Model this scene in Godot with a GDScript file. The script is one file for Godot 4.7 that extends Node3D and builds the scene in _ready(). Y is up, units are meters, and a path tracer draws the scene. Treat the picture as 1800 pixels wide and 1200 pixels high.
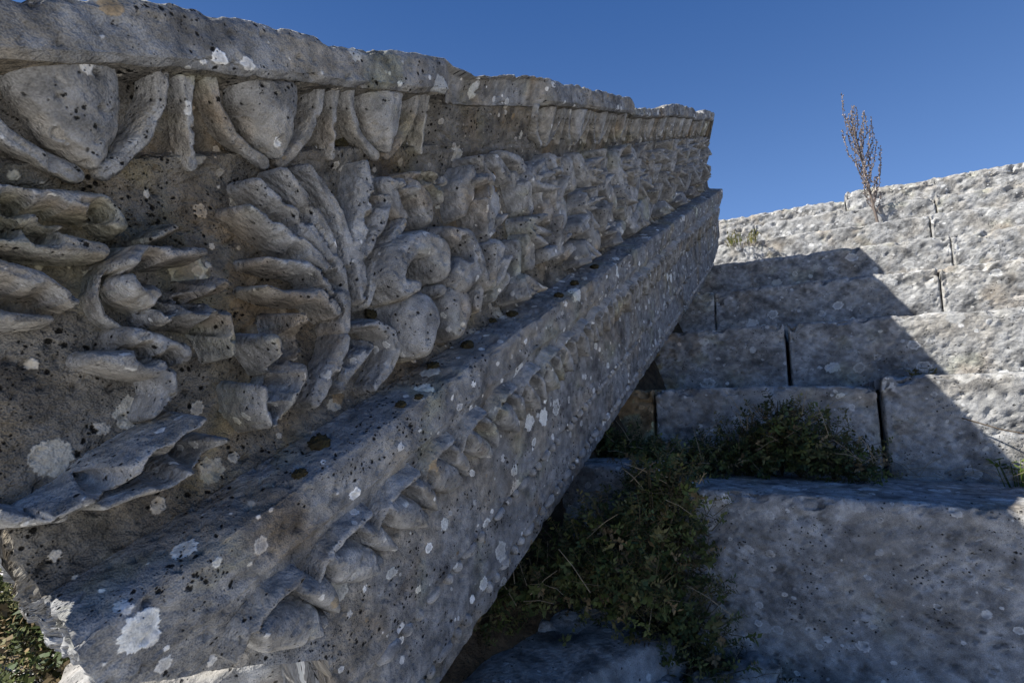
extends Node3D

# World: y up, metres. The camera stands in front of a row of theatre seats; a carved
# entablature block has fallen along the slope of the seats.
const EYE := Vector3(0.0, 0.80, 0.0)
const DIR_LENGTH := Vector3(0.46432, 0.44145, -0.76780)   # along the fallen block, uphill
const DIR_UP := Vector3(-0.22844, 0.89728, 0.37775)       # up its carved face
const DIR_OUT := Vector3(0.85570, 0.0, 0.51748)           # out of its carved face
const ALONG := Vector3(0.87217, 0.0, 0.48920)             # along the seat rows
const BACK := Vector3(0.48913, 0.0, -0.87221)             # up the slope, horizontally
const FIRST_A := 1.8833
const FIRST_H := -0.2536
const TREAD := 0.6593
const RISE := 0.37
const LENGTH := 4.8
const BLOCK_BASE := Vector3(2.4, -0.93, -0.86)

var rng := RandomNumberGenerator.new()
var n_big := FastNoiseLite.new()
var n_mid := FastNoiseLite.new()
var n_fine := FastNoiseLite.new()
var n_pit := FastNoiseLite.new()
var n_tone := FastNoiseLite.new()
var n_rust := FastNoiseLite.new()
var n_crust := FastNoiseLite.new()
var mat := {}
var used := {}

func numbered(called: String) -> String:
	var k: int = used.get(called, 0)
	used[called] = k + 1
	return called if k == 0 else "%s_%03d" % [called, k]

func tag(o: Node, label: String, category: String, group := "", kind := "") -> void:
	o.set_meta("label", label)
	if category != "": o.set_meta("category", category)
	if group != "": o.set_meta("group", group)
	if kind != "": o.set_meta("kind", kind)

func thing(called: String, at: Vector3, basis_ := Basis.IDENTITY) -> Node3D:
	var o := Node3D.new()
	o.name = numbered(called)
	o.transform = Transform3D(basis_, at)
	add_child(o)
	return o

func part(called: String, mesh: Mesh, m: Material, parent: Node) -> MeshInstance3D:
	var o := MeshInstance3D.new()
	o.name = called if parent != self else numbered(called)
	o.mesh = mesh
	o.material_override = m
	parent.add_child(o, true)
	return o

func setup_noise(nz: FastNoiseLite, sd: int, freq: float, oct: int, type := FastNoiseLite.TYPE_SIMPLEX_SMOOTH) -> void:
	nz.seed = sd
	nz.noise_type = type
	nz.frequency = freq
	nz.fractal_type = FastNoiseLite.FRACTAL_FBM if oct > 1 else FastNoiseLite.FRACTAL_NONE
	nz.fractal_octaves = oct

func to_mesh(p: PackedVector3Array, n: PackedVector3Array, c: PackedColorArray, uv: PackedVector2Array, idx: PackedInt32Array) -> ArrayMesh:
	var a := []
	a.resize(Mesh.ARRAY_MAX)
	a[Mesh.ARRAY_VERTEX] = p
	a[Mesh.ARRAY_NORMAL] = n
	if c.size() > 0: a[Mesh.ARRAY_COLOR] = c
	if uv.size() > 0: a[Mesh.ARRAY_TEX_UV] = uv
	a[Mesh.ARRAY_INDEX] = idx
	var m := ArrayMesh.new()
	m.add_surface_from_arrays(Mesh.PRIMITIVE_TRIANGLES, a)
	return m

# normals of a grid of nu columns (i) by nv rows (j), index j * nu + i, outward = di x dj
func grid_normals(p: PackedVector3Array, nu: int, nv: int) -> PackedVector3Array:
	var n := PackedVector3Array()
	n.resize(p.size())
	for j in nv:
		var j0 := maxi(j - 1, 0) * nu
		var j1 := mini(j + 1, nv - 1) * nu
		var jj := j * nu
		for i in nu:
			var du := p[jj + mini(i + 1, nu - 1)] - p[jj + maxi(i - 1, 0)]
			var dv := p[j1 + i] - p[j0 + i]
			n[jj + i] = du.cross(dv).normalized()
	return n

func grid_index(nu: int, nv: int) -> PackedInt32Array:
	var idx := PackedInt32Array()
	idx.resize((nu - 1) * (nv - 1) * 6)
	var k := 0
	for j in nv - 1:
		for i in nu - 1:
			var a := j * nu + i
			idx[k] = a; idx[k + 1] = a + nu + 1; idx[k + 2] = a + 1
			idx[k + 3] = a; idx[k + 4] = a + nu; idx[k + 5] = a + nu + 1
			k += 6
	return idx

# the colour of the stone itself over a few decimetres: paler, greyer and rust-brown patches
func stone_tone(p: Vector3, warm := 1.0) -> Color:
	var t := n_tone.get_noise_3dv(p)
	var w := clampf((n_rust.get_noise_3dv(p) - 0.02) * 2.6, 0.0, 1.0) * warm
	var v := 1.0 + 0.42 * t
	# pale lichen crust with ragged outlines
	var k := smoothstep(0.20, 0.32, n_crust.get_noise_3dv(p))
	v *= 1.0 + 0.75 * k
	w *= 1.0 - k
	return Color(v * (1.0 + 0.08 * w), v * (1.0 - 0.06 * w), v * (1.0 - 0.22 * w))

# ---------------------------------------------------------------- textures
func seam(sd: int, freq: float, oct: int, size: int, type := FastNoiseLite.TYPE_SIMPLEX_SMOOTH) -> Image:
	var nz := FastNoiseLite.new()
	setup_noise(nz, sd, freq, oct, type)
	var im := nz.get_seamless_image(size, size, false, false, 0.12, true)
	im.convert(Image.FORMAT_L8)
	return im

# limestone: mottled grey, brown and dark patches, black specks and pits, white lichen roundels
func make_stone(sd: int, size: int, base: Color, brown: Color, dark: Color, brown_amount: float, roundels: Array, specks: int, speck_max: float) -> Array:
	var half := size / 2
	var a := seam(sd, 0.012, 6, half)
	var b := seam(sd + 1, 0.006, 5, half)
	var c := seam(sd + 2, 0.04, 5, half)
	var hi := seam(sd + 5, 0.11, 5, half)
	for im in [a, b, c, hi]: im.resize(size, size, Image.INTERPOLATE_CUBIC)
	var fine := seam(sd + 6, 0.30, 3, half).get_data()
	var ad := a.get_data()
	var bd := b.get_data()
	var cd := c.get_data()
	var hh := hi.get_data()
	var px := PackedByteArray()
	px.resize(size * size * 3)
	var o := 0
	for y in size:
		var row := (y % half) * half
		for x in size:
			var k := y * size + x
			var av := ad[k] / 255.0
			var bv := clampf((bd[k] / 255.0 - 0.52) * 4.5, 0.0, 1.0) * brown_amount
			var dv := clampf((0.42 - av) * 4.0, 0.0, 1.0) * 0.7
			var fv := fine[row + x % half]
			var g := 0.46 + 0.0021 * cd[k] + 0.30 * av + 0.0019 * fv
			var qr := lerpf(lerpf(base.r, brown.r, bv), dark.r, dv) * g
			var qg := lerpf(lerpf(base.g, brown.g, bv), dark.g, dv) * g
			var qb := lerpf(lerpf(base.b, brown.b, bv), dark.b, dv) * g
			px[o] = int(minf(qr, 1.0) * 255.0)
			px[o + 1] = int(minf(qg, 1.0) * 255.0)
			px[o + 2] = int(minf(qb, 1.0) * 255.0)
			hh[k] = int(hh[k] * 0.6 + fv * 0.25 + 20.0)
			o += 3
	var r := RandomNumberGenerator.new()
	r.seed = sd * 77 + 3
	var wob := FastNoiseLite.new()
	setup_noise(wob, sd + 9, 0.9, 3)
	# lichen roundels: [count, least radius, greatest radius, colour]
	for spec in roundels:
		for k in int(spec[0]):
			var rad: float = lerpf(spec[1], spec[2], pow(r.randf(), 2.2))
			var cx := r.randf() * size
			var cy := r.randf() * size
			var lc: Color = spec[3]
			lc = lc.lightened(r.randf() * 0.10) if r.randf() < 0.5 else lc.darkened(r.randf() * 0.22)
			var squash := r.randf_range(0.75, 1.0)
			var turn := r.randf() * PI
			var ring := r.randf() < 0.45
			var strong := r.randf_range(0.72, 1.0)
			var sx := r.randf() * 900.0
			var m := int(rad * 1.35) + 1
			for y in range(-m, m + 1):
				for x in range(-m, m + 1):
					var u := x * cos(turn) + y * sin(turn)
					var v := (y * cos(turn) - x * sin(turn)) / squash
					var d := sqrt(u * u + v * v)
					if d > rad * 1.35: continue
					var ang := atan2(v, u)
					var edge := rad * (1.0 + 0.30 * wob.get_noise_3d(cos(ang) * 1.6 + sx, sin(ang) * 1.6, 0.0) + 0.10 * wob.get_noise_3d(cos(ang) * 6.0 + sx, sin(ang) * 6.0, 5.0))
					var al := clampf((edge - d) / 1.6, 0.0, 1.0) * strong
					if al <= 0.0: continue
					var tone := 1.0 + 0.16 * wob.get_noise_3d(x * 0.16 + sx, y * 0.16, 9.0)
					if ring: tone *= 0.90 + 0.16 * clampf((d / edge - 0.55) * 4.0, 0.0, 1.0)
					var at := (posmod(int(cy) + y, size) * size + posmod(int(cx) + x, size))
					for ch in 3:
						px[at * 3 + ch] = int(clampf(lerpf(px[at * 3 + ch], lc[ch] * tone * 255.0, al), 0.0, 255.0))
					hh[at] = int(lerpf(hh[at], minf(hh[at] * 0.5 + 105.0, 255.0), al))
	# black specks: black lichen, and small pits with their shade painted into the colour
	for k in specks:
		var rad := lerpf(0.9, speck_max, pow(r.randf(), 6.5))
		var cx := r.randf() * size
		var cy := r.randf() * size
		if wob.get_noise_2d(cx * 0.006, cy * 0.006) < r.randf_range(-0.12, 0.22): continue
		var st := r.randf_range(0.5, 1.0)
		var turn := r.randf() * PI
		var m := int(rad * 1.5) + 1
		for y in range(-m, m + 1):
			for x in range(-m, m + 1):
				var u := x * cos(turn) + y * sin(turn)
				var v := (y * cos(turn) - x * sin(turn)) / st
				var d := sqrt(u * u + v * v) + rad * 0.5 * wob.get_noise_2d(x * 0.5 + k, y * 0.5)
				var al := clampf((rad - d) / 1.2 + 0.3, 0.0, 1.0)
				if al <= 0.0: continue
				var at := (posmod(int(cy) + y, size) * size + posmod(int(cx) + x, size))
				for ch in 3:
					px[at * 3 + ch] = int(lerpf(px[at * 3 + ch], 20.0, al * 0.86))
				hh[at] = int(lerpf(hh[at], 0.0, al))
	var img := Image.create_from_data(size, size, false, Image.FORMAT_RGB8, px)
	var himg := Image.create_from_data(size, size, false, Image.FORMAT_L8, hh)
	return [ImageTexture.create_from_image(img), ImageTexture.create_from_image(himg)]

func stone_material(tex: Array, metres: float, mode: String, relief: float, tint := Color.WHITE) -> StandardMaterial3D:
	var m := StandardMaterial3D.new()
	m.albedo_color = tint
	m.albedo_texture = tex[0]
	m.roughness = 0.93
	m.metallic_specular = 0.25
	m.vertex_color_use_as_albedo = true
	m.heightmap_enabled = true
	m.heightmap_texture = tex[1]
	m.heightmap_scale = relief
	var s := 1.0 / metres
	m.uv1_scale = Vector3(s, s, s)
	if mode != "uv":
		m.uv1_triplanar = true
		m.uv1_triplanar_sharpness = 7.0
		m.uv1_world_triplanar = mode == "world"
	return m

func plain(c: Color, rough := 0.9, back := Color.BLACK) -> StandardMaterial3D:
	var m := StandardMaterial3D.new()
	m.albedo_color = c.linear_to_srgb()
	m.roughness = rough
	m.metallic_specular = 0.25
	m.vertex_color_use_as_albedo = true
	if back != Color.BLACK:
		m.backlight_enabled = true
		m.backlight = back
	return m
const CARVED = [
	["acanthus_leaf", [[0.045, [0.6348, 0.1268, 0.0135, 0.6563, 0.09106, 0.0192, 0.6721, 0.04902, 0.0239, 0.6772, 0.0005775, 0.0243, 0.671, -0.03683, 0.0188]], [0.055, [0.5776, 0.1218, 0.0123, 0.5942, 0.09101, 0.0172, 0.6135, 0.05464, 0.0215, 0.6257, 0.007875, 0.0247, 0.6281, -0.04399, 0.0276, 0.6213, -0.09408, 0.0276, 0.6053, -0.1379, 0.0248]], [0.055, [0.5247, 0.1099, 0.0131, 0.5462, 0.08302, 0.0207, 0.5784, 0.05305, 0.0261, 0.6065, 0.0178, 0.028, 0.6226, -0.02035, 0.0268]], [0.06, [0.4933, 0.0758, 0.0112, 0.522, 0.05061, 0.0175, 0.5568, 0.02177, 0.0227, 0.5896, -0.0116, 0.0224, 0.613, -0.05587, 0.0214]], [0.06, [0.4916, 0.00237, 0.00781, 0.5268, -0.01201, 0.0143, 0.5601, -0.02105, 0.0165, 0.5821, -0.04084, 0.0177, 0.5967, -0.07317, 0.0174]], [0.06, [0.4744, -0.03491, 0.00606, 0.5022, -0.05169, 0.0115, 0.5374, -0.06481, 0.0152, 0.5775, -0.0719, 0.0201, 0.5981, -0.106, 0.0229]]], [0.56, 0.05044, 0.00629, 0.5514, 0.05778, 0.00444, 0.5604, -0.04482, 0.00734, 0.5394, -0.036, 0.00538, 0.5257, -0.03, 0.00441, 0.6201, 0.076, 0.0038, 0.6077, -0.04962, 0.00481, 0.6143, -0.06405, 0.00486]],
	["acanthus_leaf", [[0.05, [0.7598, 0.1252, 0.012, 0.7528, 0.08814, 0.0295, 0.7371, 0.05184, 0.0311, 0.7127, 0.008951, 0.0329, 0.6855, -0.04071, 0.03, 0.6708, -0.102, 0.0206]], [0.055, [0.7849, 0.05677, 0.0211, 0.7689, 0.03108, 0.0253, 0.7322, 0.0006661, 0.0263, 0.6978, -0.0337, 0.0206]], [0.045, [0.8278, 0.01169, 0.0134, 0.7978, -0.01284, 0.0182, 0.755, -0.03819, 0.0175, 0.7172, -0.07032, 0.0205, 0.6818, -0.113, 0.0202]]], [0.7726, 0.05909, 0.0077, 0.7615, -0.01768, 0.00441, 0.7431, -0.03053, 0.00435]],
	["acanthus_leaf", [[0.05, [0.815, 0.08601, 0.0235, 0.8209, 0.0495, 0.0321, 0.8394, 0.02378, 0.022]], [0.06, [0.8224, 0.08414, 0.0174, 0.8778, 0.07278, 0.0272, 0.9084, 0.04679, 0.0347, 0.9074, 0.009121, 0.0256]], [0.055, [0.8804, 0.09742, 0.0107, 0.9521, 0.09246, 0.018, 1.003, 0.0766, 0.0182]], [0.055, [0.9296, 0.07879, 0.0206, 0.9677, 0.0575, 0.0256, 0.9705, 0.04006, 0.0193]]], [0.8588, 0.08781, 0.00471, 0.9189, 0.08884, 0.00495, 0.9454, 0.08565, 0.00505, 0.987, 0.08493, 0.00522, 0.8719, 0.04348, 0.00719]],
	["acanthus_leaf", [[0.06, [1.096, 0.08917, 0.0241, 1.068, 0.04685, 0.0564, 1.036, -0.001777, 0.0159]], [0.055, [1.139, 0.09708, 0.0325, 1.188, 0.04942, 0.0651, 1.175, -0.001824, 0.0719, 1.136, -0.04206, 0.0509]], [0.045, [1.255, 0.1088, 0.0352, 1.316, 0.0697, 0.0347]]], [1.213, 0.04221, 0.0107, 1.222, 0.02975, 0.00928, 1.197, -0.03466, 0.00766]],
	["acanthus_leaf", [[0.05, [0.6353, -0.1441, 0.00797, 0.6753, -0.1539, 0.0155, 0.705, -0.1837, 0.0239, 0.7061, -0.215, 0.0261, 0.6764, -0.2414, 0.0223, 0.6318, -0.261, 0.0155]], [0.045, [0.6459, -0.1859, 0.0183, 0.6087, -0.202, 0.0202, 0.5811, -0.2183, 0.0179, 0.5638, -0.2339, 0.0119]], [0.045, [0.5975, -0.1548, 0.0193, 0.5755, -0.1848, 0.0233, 0.5409, -0.2094, 0.0243, 0.5101, -0.2308, 0.0215]]], [0.6399, -0.1708, 0.00711, 0.6258, -0.1701, 0.00602, 0.6411, -0.2192, 0.00513]],
	["acanthus_leaf", [[0.085, [0.4957, -0.08521, 0.00686, 0.4965, -0.1138, 0.0169, 0.4933, -0.1369, 0.0179, 0.47, -0.1622, 0.0191]], [0.075, [0.4463, -0.1061, 0.014, 0.4528, -0.1257, 0.016, 0.4619, -0.1495, 0.0199]], [0.07, [0.4768, -0.146, 0.029, 0.4719, -0.1732, 0.0303, 0.4474, -0.1971, 0.0254, 0.4183, -0.2192, 0.0164]], [0.075, [0.4034, -0.1614, 0.00989, 0.4013, -0.1888, 0.0149, 0.4047, -0.2193, 0.00916]]], [0.4909, -0.1222, 0.00607, 0.4906, -0.1332, 0.00522, 0.526, -0.1138, 0.0027, 0.4214, -0.191, 0.00327]],
	["acanthus_leaf", [[0.05, [0.2248, 0.131, 0.015, 0.2568, 0.1206, 0.0146, 0.2929, 0.1138, 0.018, 0.3283, 0.1035, 0.0225, 0.3379, 0.08116, 0.0155]], [0.055, [0.2169, 0.1132, 0.0114, 0.24, 0.1048, 0.0119, 0.262, 0.09126, 0.0124, 0.276, 0.08677, 0.00756]], [0.05, [0.2022, 0.0928, 0.0168, 0.2239, 0.08193, 0.0175, 0.2674, 0.07011, 0.0212, 0.3084, 0.05488, 0.0147]]], [0.2765, 0.09955, 0.00559, 0.2711, 0.1027, 0.00431, 0.3242, 0.09581, 0.006, 0.256, 0.08139, 0.00364]],
	["acanthus_leaf", [[0.055, [0.1847, 0.0706, 0.0163, 0.2114, 0.0526, 0.0183, 0.2358, 0.03508, 0.0202, 0.2613, 0.006555, 0.00869]], [0.04, [0.1791, 0.02392, 0.0132, 0.2066, 0.003784, 0.0128, 0.237, -0.005749, 0.00856]]], []],
	["acanthus_leaf", [[0.085, [0.3109, -0.1621, 0.00852, 0.2823, -0.1728, 0.0165, 0.2535, -0.1781, 0.0206, 0.2217, -0.1827, 0.0178, 0.1889, -0.1907, 0.0134, 0.1549, -0.1918, 0.0104]], [0.085, [0.3264, -0.2001, 0.00836, 0.2978, -0.2116, 0.0147, 0.2578, -0.2148, 0.0145, 0.2278, -0.2109, 0.0112, 0.1951, -0.2066, 0.00873]], [0.04, [0.1685, -0.2045, 0.0121, 0.1425, -0.1907, 0.0123, 0.1209, -0.1655, 0.0103]]], [0.2989, -0.2047, 0.00424, 0.3049, -0.2025, 0.00427, 0.2075, -0.1464, 0.00428, 0.204, -0.1795, 0.0037]],
	["acanthus_leaf", [[0.065, [1.124, -0.1133, 0.0633, 1.136, -0.1362, 0.0538]], [0.045, [1.163, -0.1839, 0.0356, 1.097, -0.2185, 0.0216]], [0.05, [1.252, -0.1142, 0.0286, 1.239, -0.1744, 0.0252, 1.203, -0.2132, 0.0208]]], [1.211, -0.115, 0.00623]],
	["acanthus_leaf", [[0.06, [1.488, 0.03409, 0.103, 1.522, -0.02368, 0.127, 1.586, -0.05939, 0.112]], [0.06, [1.585, 0.07883, 0.0587, 1.618, 0.04693, 0.0608]], [0.05, [1.731, 0.07356, 0.0502, 1.757, 0.01498, 0.0569]], [0.06, [1.361, 0.02553, 0.0422, 1.373, -0.0234, 0.0575]]], [1.691, -0.03133, 0.0102, 1.552, 0.002665, 0.00943, 1.471, -0.006479, 0.00721, 1.631, 0.00428, 0.00787]],
	["acanthus_leaf", [[0.06, [1.4, -0.1703, 0.0377, 1.535, -0.1808, 0.0352]], [0.05, [1.327, -0.1198, 0.0519, 1.331, -0.1699, 0.0563]], [0.05, [1.604, -0.1904, 0.0389, 1.582, -0.2049, 0.034]]], [1.384, -0.1377, 0.00693]],
	["acanthus_leaf", [[0.05, [1.833, 0.08378, 0.0478, 1.884, 0.03116, 0.0782, 1.94, -0.02476, 0.085, 1.941, -0.06719, 0.0561]], [0.055, [2.031, 0.02421, 0.0575, 2.093, -0.03985, 0.0743, 2.15, -0.09794, 0.0638]]], [1.922, -0.01173, 0.00682]],
	["acanthus_leaf", [[0.055, [2.246, 0.05185, 0.0774, 2.302, -0.03461, 0.0987, 2.333, -0.1861, 0.0775]], [0.06, [2.47, 0.06439, 0.0833, 2.49, -0.02545, 0.104, 2.407, -0.1278, 0.0803]], [0.05, [2.695, 0.05754, 0.0845, 2.754, -0.04224, 0.101, 2.642, -0.1436, 0.0821]]], []],
	["acanthus_leaf", [[0.06, [1.683, -0.1405, 0.0382, 1.816, -0.1265, 0.0592, 1.856, -0.1993, 0.0875]], [0.05, [2.033, -0.1216, 0.0717, 2.084, -0.1855, 0.0684]]], [1.789, -0.1422, 0.00645, 1.872, -0.1675, 0.00672]],
	["acanthus_leaf", [[0.05, [2.355, -0.2264, 0.0726, 2.599, -0.1938, 0.109, 2.781, -0.1443, 0.0952]], [0.05, [2.143, -0.2181, 0.0439, 2.232, -0.2078, 0.0467]]], []],
	["acanthus_leaf", [[0.05, [1.294, 0.1233, 0.0196, 1.374, 0.1049, 0.0278, 1.423, 0.07075, 0.0334]], [0.04, [1.349, 0.06241, 0.0307, 1.35, 0.01533, 0.031]]], []],
	["scroll_flower", [[0.065, [0.3187, 0.0337, 0.0119, 0.3379, 0.04122, 0.0162, 0.3677, 0.03674, 0.0148, 0.4132, 0.03006, 0.0097]], [0.06, [0.3193, 0.008456, 0.0226, 0.335, -0.00967, 0.0212]], [0.08, [0.3454, -0.01998, 0.0111, 0.3831, -0.01259, 0.0153, 0.4148, -0.01605, 0.0133]], [0.07, [0.3375, -0.03305, 0.0165, 0.3704, -0.04076, 0.0189, 0.3982, -0.05538, 0.022, 0.398, -0.09111, 0.0118, 0.3946, -0.1077, 0.00708]], [0.05, [0.2993, -0.0474, 0.0161, 0.3228, -0.06806, 0.0223, 0.3468, -0.08676, 0.0203]], [0.05, [0.2557, -0.0593, 0.00887, 0.287, -0.07569, 0.0199, 0.3195, -0.09753, 0.019, 0.3117, -0.1262, 0.016, 0.285, -0.1455, 0.00668]], [0.045, [0.3623, 0.05754, 0.0058, 0.3779, 0.06202, 0.00918, 0.3997, 0.068, 0.00873]]], [0.3449, 0.02757, 0.0042, 0.3465, -0.02575, 0.005, 0.3469, -0.05358, 0.00504, 0.3571, -0.0631, 0.00585, 0.3497, -0.05754, 0.00579, 0.3323, -0.08714, 0.00428, 0.3775, 0.001743, 0.011, 0.3966, 0.007832, 0.00828, 0.3851, -0.06622, 0.00455, 0.3878, 0.05003, 0.00294]],
	["scroll_ring", [[0.03, [0.3188, 0.04195, 0.00399, 0.3005, 0.02756, 0.00437, 0.2884, 0.006788, 0.00504, 0.2885, -0.01599, 0.00565, 0.3002, -0.03667, 0.00538, 0.3165, -0.05314, 0.00489]]], []],
	["petal", [[0.075, [0.8795, -0.09086, 0.0425, 0.8917, -0.06429, 0.0424, 0.8584, -0.04026, 0.0324, 0.806, -0.03646, 0.0294, 0.7616, -0.05433, 0.0344, 0.7364, -0.0814, 0.0323, 0.7439, -0.1096, 0.0259, 0.7826, -0.1128, 0.0176]]], [0.8132, -0.08826, 0.00816, 0.8304, -0.08745, 0.00709]],
	["petal", [[0.07, [0.9472, -0.03407, 0.0209, 1.009, -0.06234, 0.0384, 1.019, -0.1149, 0.0508, 0.9499, -0.1364, 0.0441]]], [0.9846, -0.07205, 0.0093, 0.9855, -0.08538, 0.00799]],
	["petal", [[0.085, [0.7738, -0.1761, 0.0629, 0.7498, -0.2172, 0.0401]]], []],
	["petal", [[0.06, [0.9262, -0.1957, 0.0636, 0.9024, -0.232, 0.0354]]], []],
	["petal", [[0.06, [0.8771, -0.1436, 0.0184]]], []],
	["petal", [[0.04, [1.051, -0.1807, 0.022, 1.022, -0.2186, 0.0215]]], []],
]

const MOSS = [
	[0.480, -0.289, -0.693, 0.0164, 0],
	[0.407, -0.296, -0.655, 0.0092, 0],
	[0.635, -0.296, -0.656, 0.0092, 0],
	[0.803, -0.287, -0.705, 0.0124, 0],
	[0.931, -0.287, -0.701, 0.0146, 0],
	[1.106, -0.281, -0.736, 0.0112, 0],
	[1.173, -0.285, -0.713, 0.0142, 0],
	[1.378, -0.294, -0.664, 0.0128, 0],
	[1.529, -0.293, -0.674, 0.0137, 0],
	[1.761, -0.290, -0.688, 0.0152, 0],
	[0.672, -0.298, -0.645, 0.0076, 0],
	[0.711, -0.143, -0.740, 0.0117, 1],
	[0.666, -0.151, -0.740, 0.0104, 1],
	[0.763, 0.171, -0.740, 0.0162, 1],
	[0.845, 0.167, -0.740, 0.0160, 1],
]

# ---------------------------------------------------------------- the fallen entablature block
func erosion(s: float) -> float:
	var keys := [0.0, 0.02, 0.27, 0.0180, 0.44, 0.0, 0.58, 0.004, 0.72, 0.010, 0.9, 0.004, 1.02, 0.0, 1.05, 0.016, 1.14, 0.022, 1.34, 0.006, 1.45, 0.0, 2.0, 0.008, 2.4, 0.012, 2.45, 0.05, 2.9, 0.04, 3.2, 0.012, 3.25, 0.0, 3.9, 0.005, 3.95, 0.03, 4.3, 0.03, 4.35, 0.0, 5.3, 0.03]
	for k in range(2, keys.size(), 2):
		if s < keys[k]:
			return lerpf(keys[k - 1], keys[k + 1], (s - keys[k - 2]) / (keys[k] - keys[k - 2]))
	return 0.03

func block_profile() -> Array:
	# [part, step, points as r, u, sharpness ...] from the bottom back, up the front, over the top and down the back
	return [
		["bed_face", 0.03, [-1.02, -0.93, 0.0, -0.78, -0.93, 0.0]],
		["bed_face", 0.004, [-0.78, -0.93, 0.0, -0.756, -0.93, 0.4]],
		["fascia", 0.0035, [-0.756, -0.93, 0.6, -0.748, -0.924, 0.8, -0.744, -0.862, 0.1]],
		["fascia", 0.0035, [-0.744, -0.862, 0.0, -0.726, -0.846, 0.4, -0.722, -0.714, 0.1]],
		["fascia", 0.0035, [-0.722, -0.714, 0.0, -0.703, -0.698, 0.4, -0.697, -0.536, 0.0]],
		["leaf_moulding", 0.0035, [-0.697, -0.536, 0.0, -0.699, -0.515, 0.0, -0.688, -0.47, 0.0, -0.664, -0.415, 0.0, -0.655, -0.388, 0.0, -0.645, -0.381, 0.3]],
		["ledge", 0.0032, [-0.645, -0.381, 0.6, -0.637, -0.318, 0.7, -0.640, -0.306, 1.0, -0.655, -0.300, 0.6, -0.735, -0.282, 0.0]],
		["frieze", 0.0032, [-0.735, -0.282, 0.0, -0.745, -0.268, 0.0, -0.748, -0.2, 0.0, -0.748, 0.08, 0.0, -0.742, 0.125, 0.0, -0.728, 0.146, 0.2, -0.724, 0.158, 0.3]],
		["ovolo", 0.0032, [-0.724, 0.158, 0.3, -0.743, 0.168, 0.0, -0.722, 0.205, 0.0, -0.702, 0.243, 0.0, -0.645, 0.244, 0.2]],
		["crown", 0.0032, [-0.645, 0.244, 0.2, -0.632, 0.250, 0.5, -0.628, 0.300, 0.6, -0.634, 0.312, 1.0, -0.70, 0.314, 0.4]],
		["top_face", 0.03, [-0.70, 0.314, 0.2, -1.02, 0.31, 0.6]],
		["back_face", 0.05, [-1.02, 0.31, 0.6, -1.03, -0.3, 0.0, -1.02, -0.93, 0.3]],
	]

func near_end(u: float, r: float) -> float:
	return 0.12 + clampf((-0.37 - u) * 1.0, 0.0, 0.24) + 0.14 * maxf(0.0, -0.64 - r)

func far_break(s: float) -> float:
	return -0.96 if s < 3.9 else -0.96 + (s - 3.9) * 0.20

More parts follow.
